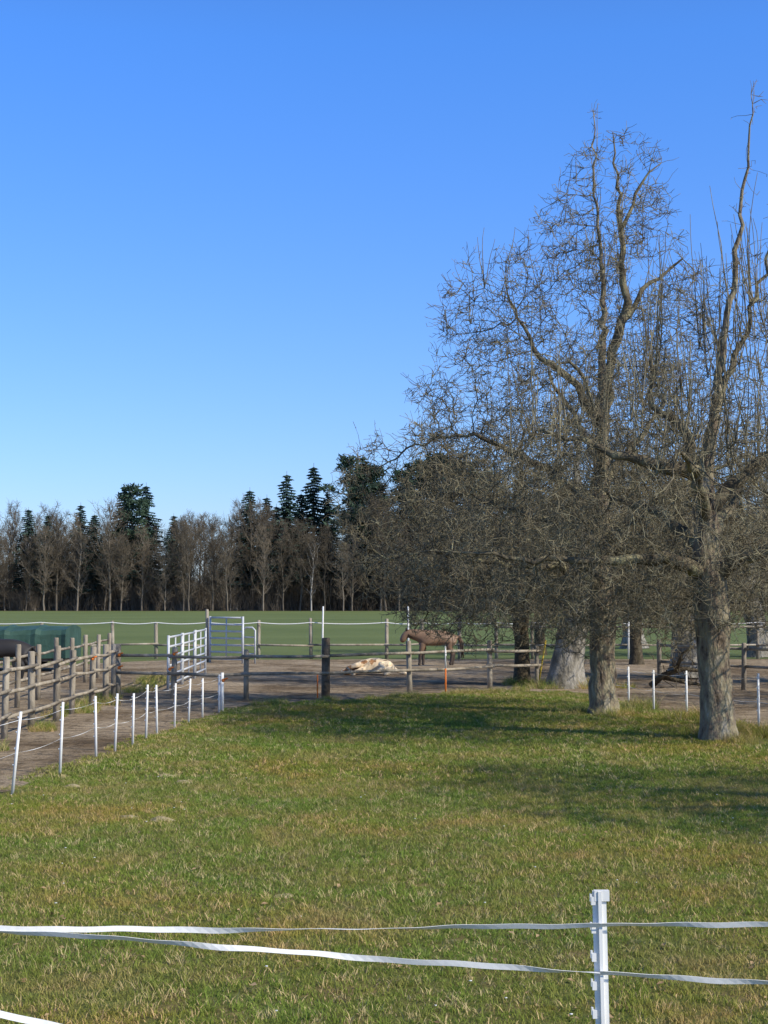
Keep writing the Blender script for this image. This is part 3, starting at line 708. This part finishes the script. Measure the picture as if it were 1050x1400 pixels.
def conifer(name,H,seed,kind='spruce'):
    r_=np.random.default_rng(seed); mb=MB(); mb.tube([(0,0,0),(0,0,H*.5),(0,0,H)],[.3,.18,.03],6,0,cap=False)
    V=[];F=[]
    if kind=='spruce':
        z=H*.22
        while z<H*.985:
            f=(z-H*.22)/(H*.78); Lb=H*.19*(1-f)**.8*r_.uniform(.7,1.15)+.3
            nb=9 if f<.8 else 7
            for k in range(nb):
                a=r_.uniform(0,6.28); L=Lb*r_.uniform(.6,1.15); ns=max(3,int(L/.38))
                for s in range(ns):
                    t=(s+.6)/ns; rr=L*t; zz=z-rr*.28+rr*rr*.03; wd=.55*(1-t*.5)*r_.uniform(.7,1.3)
                    c=np.array([math.cos(a)*rr,math.sin(a)*rr,zz]); si=np.array([-math.sin(a),math.cos(a),0]); o=np.array([math.cos(a),math.sin(a),-.25])
                    for q in (-1,1):
                        b0=len(V); V+= [c-o*.3,c+si*q*wd+o*.15+np.array([0,0,-.3*r_.random()]),c+o*.55+si*q*.05+np.array([0,0,-.12])]; F.append((b0,b0+1,b0+2))
                    b0=len(V); V+=[c-o*.25,c+o*.35,c+np.array([0,0,-.5*r_.uniform(.5,1.2)])]; F.append((b0,b0+1,b0+2))
            z+=H*.016+.08
    else:
        for c in range(34):
            z=H*r_.uniform(.5,.99); rad=H*.13*(1-((z/H-.70)/.34)**2)+.4; a=r_.uniform(0,6.28); rr=rad*r_.uniform(.2,1)
            cx,cy=math.cos(a)*rr,math.sin(a)*rr
            mb.tube([(0,0,z-1.2),(cx,cy,z)],[.09,.04],4,0,cap=False)
            for k in range(130):
                d=unit(r_.normal(size=3)); p=np.array([cx,cy,z])+d*np.array([1.6,1.6,.75])*r_.uniform(.3,1)
                u=r_.normal(size=3)*.28; v=r_.normal(size=3)*.28; b0=len(V); V+=[p,p+u,p+v]; F.append((b0,b0+1,b0+2))
    b=len(mb.v); mb.v.extend([tuple(p) for p in V]); mb.f.extend([(i+b,j+b,k+b) for i,j,k in F]); mb.m.extend([1]*len(F))
    return mb.mesh(name,[M_ftrunk,M_spruce if kind=='spruce' else M_pine],False)
BT=[bare_tree('bare_tree',20,100+i,nb=30+3*i,spread=.15+.06*(i%4)) for i in range(6)]+[bare_tree('birch',18,200,True,26,.1)]
SP=[conifer('spruce',25,300+i) for i in range(3)]; PN=[conifer('pine',25,400+i,'pine') for i in range(2)]
def brush(name,seed):
    r_=np.random.default_rng(seed); n=700; b=np.stack([r_.uniform(-5,5,n),r_.uniform(-3,3,n),0*r_.random(n)],1)
    d=np.array([0,0,1.])+r_.normal(size=(n,3))*.22
    P,R=twigs(b,d,r_.uniform(2,8,n),.045,.015,K=4,wob=.1); V,F=bulk_tubes(P,R,3); mb=MB(); mb.addnp(V,F,0)
    m=2200; par=r_.integers(0,n,m); seg=r_.integers(1,4,m)
    P2,R2=twigs(P[par,seg],r_.normal(size=(m,3))+np.array([0,0,.6]),r_.uniform(.6,1.8,m),.03,.012,K=2); V,F=bulk_tubes(P2,R2,3); mb.addnp(V,F,0)
    return mb.mesh(name,[M_ftwig])
BR=[brush('brush',500+i) for i in range(3)]
fo=empty('distant_forest',(0,0,0))
random.seed(21)
for row,(y,sp) in enumerate([(309,4.2),(314,4.4),(321,4.8),(329,4.8),(340,5.0)]):
    x=-112
    while x<122:
        xx=x+random.uniform(-2,2); env=.97+.26*noise.noise(Vector((xx*.06,row*.3,0)))
        sc=env*random.uniform(.72,1.04)*(1.0 if xx<-5 else 1.15)
        me=random.choice(BT[:6]) if random.random()>.05 else BT[6]
        obj('tree',me,(xx,y+random.uniform(-2,2),0),random.uniform(0,6.28),fo,(sc,sc,sc*random.uniform(.92,1.08)))
        x+=sp*random.uniform(.7,1.3)
for y in (316,328,346):
    x=-120
    while x<130:
        obj('brush',random.choice(BR),(x,y+random.uniform(-1,1),0),random.choice([0,math.pi])+random.uniform(-.2,.2),fo,(1,1,random.uniform(.6,1.1)*(1 if y<330 else 1.7)))
        x+=8.5
for x,ht,k in [(-54.2,27.5,'s'),(-52.4,27.0,'p'),(-50.2,27.8,'s'),(-75,22.5,'s'),(-70,21,'s'),(-64,23.5,'s'),(-60,21,'s'),(-44,21,'s'),(-28,26.5,'s'),(-24.5,25,'s'),(-20.3,30,'s'),(-14.8,32,'s'),(-17.5,26,'s'),(-11.8,26,'s'),(-22.5,23,'s'),(-7.0,33,'p'),(-4.4,34,'s'),(-2.6,31,'p'),(-.5,28,'s'),(4,30,'p'),(7.5,32,'p'),(11.5,33.5,'p'),(15,32,'p'),(18.5,33,'s'),(22,30,'p'),(28,29,'s'),(36,31,'p'),(44,29,'s'),(52,31,'s'),(61,28,'p'),(72,30,'s'),(-95,24,'s'),(-110,26,'p'),(95,28,'s')]:
    me=random.choice(SP if k=='s' else PN); s=ht/25
    obj('conifer',me,(x*1.03,318+random.uniform(-3,3),0),random.uniform(0,6),fo,(s*1.08,s*1.08,s*1.0))

# ------------------------------------------------------------------ light, sky, camera
az=math.radians(122); el=math.radians(38)
W=bpy.data.worlds.new('World'); S.world=W; W.use_nodes=True; nt=W.node_tree; N=nt.nodes; LK=nt.links
bg=N['Background']; sk=N.new('ShaderNodeTexSky'); sk.sky_type='NISHITA'; sk.sun_disc=False
sk.sun_elevation=el; sk.sun_rotation=az; sk.air_density=1.0; sk.dust_density=.6; sk.ozone_density=2.5; sk.altitude=400
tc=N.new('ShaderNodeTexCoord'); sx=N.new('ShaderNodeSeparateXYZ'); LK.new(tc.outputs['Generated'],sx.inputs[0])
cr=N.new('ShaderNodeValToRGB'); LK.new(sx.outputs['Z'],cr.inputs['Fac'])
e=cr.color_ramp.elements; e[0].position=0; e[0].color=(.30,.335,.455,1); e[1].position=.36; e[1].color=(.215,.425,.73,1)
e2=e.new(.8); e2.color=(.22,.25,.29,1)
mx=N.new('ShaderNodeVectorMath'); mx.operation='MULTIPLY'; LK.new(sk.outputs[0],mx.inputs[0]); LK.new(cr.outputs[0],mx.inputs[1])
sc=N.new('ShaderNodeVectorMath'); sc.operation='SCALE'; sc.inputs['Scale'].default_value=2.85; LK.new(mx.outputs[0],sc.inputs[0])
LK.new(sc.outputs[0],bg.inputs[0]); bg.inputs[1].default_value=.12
ld=bpy.data.lights.new('sun','SUN'); ld.energy=5.0; ld.angle=math.radians(.5); ld.color=(1,.93,.80)
lo=bpy.data.objects.new('sun',ld); COL.objects.link(lo)
dv=Vector((math.sin(az)*math.cos(el),math.cos(az)*math.cos(el),math.sin(el)))
lo.rotation_euler=dv.to_track_quat('Z','Y').to_euler()
cd=bpy.data.cameras.new('camera'); cam=bpy.data.objects.new('camera',cd); COL.objects.link(cam); S.camera=cam
cd.lens=52; cd.sensor_width=36; cd.clip_end=5000; cam.location=(0,0,2.3); cam.rotation_euler=(math.radians(90+3.4),0,0)
S.view_settings.view_transform='Standard'; S.view_settings.look='None'; S.view_settings.exposure=0
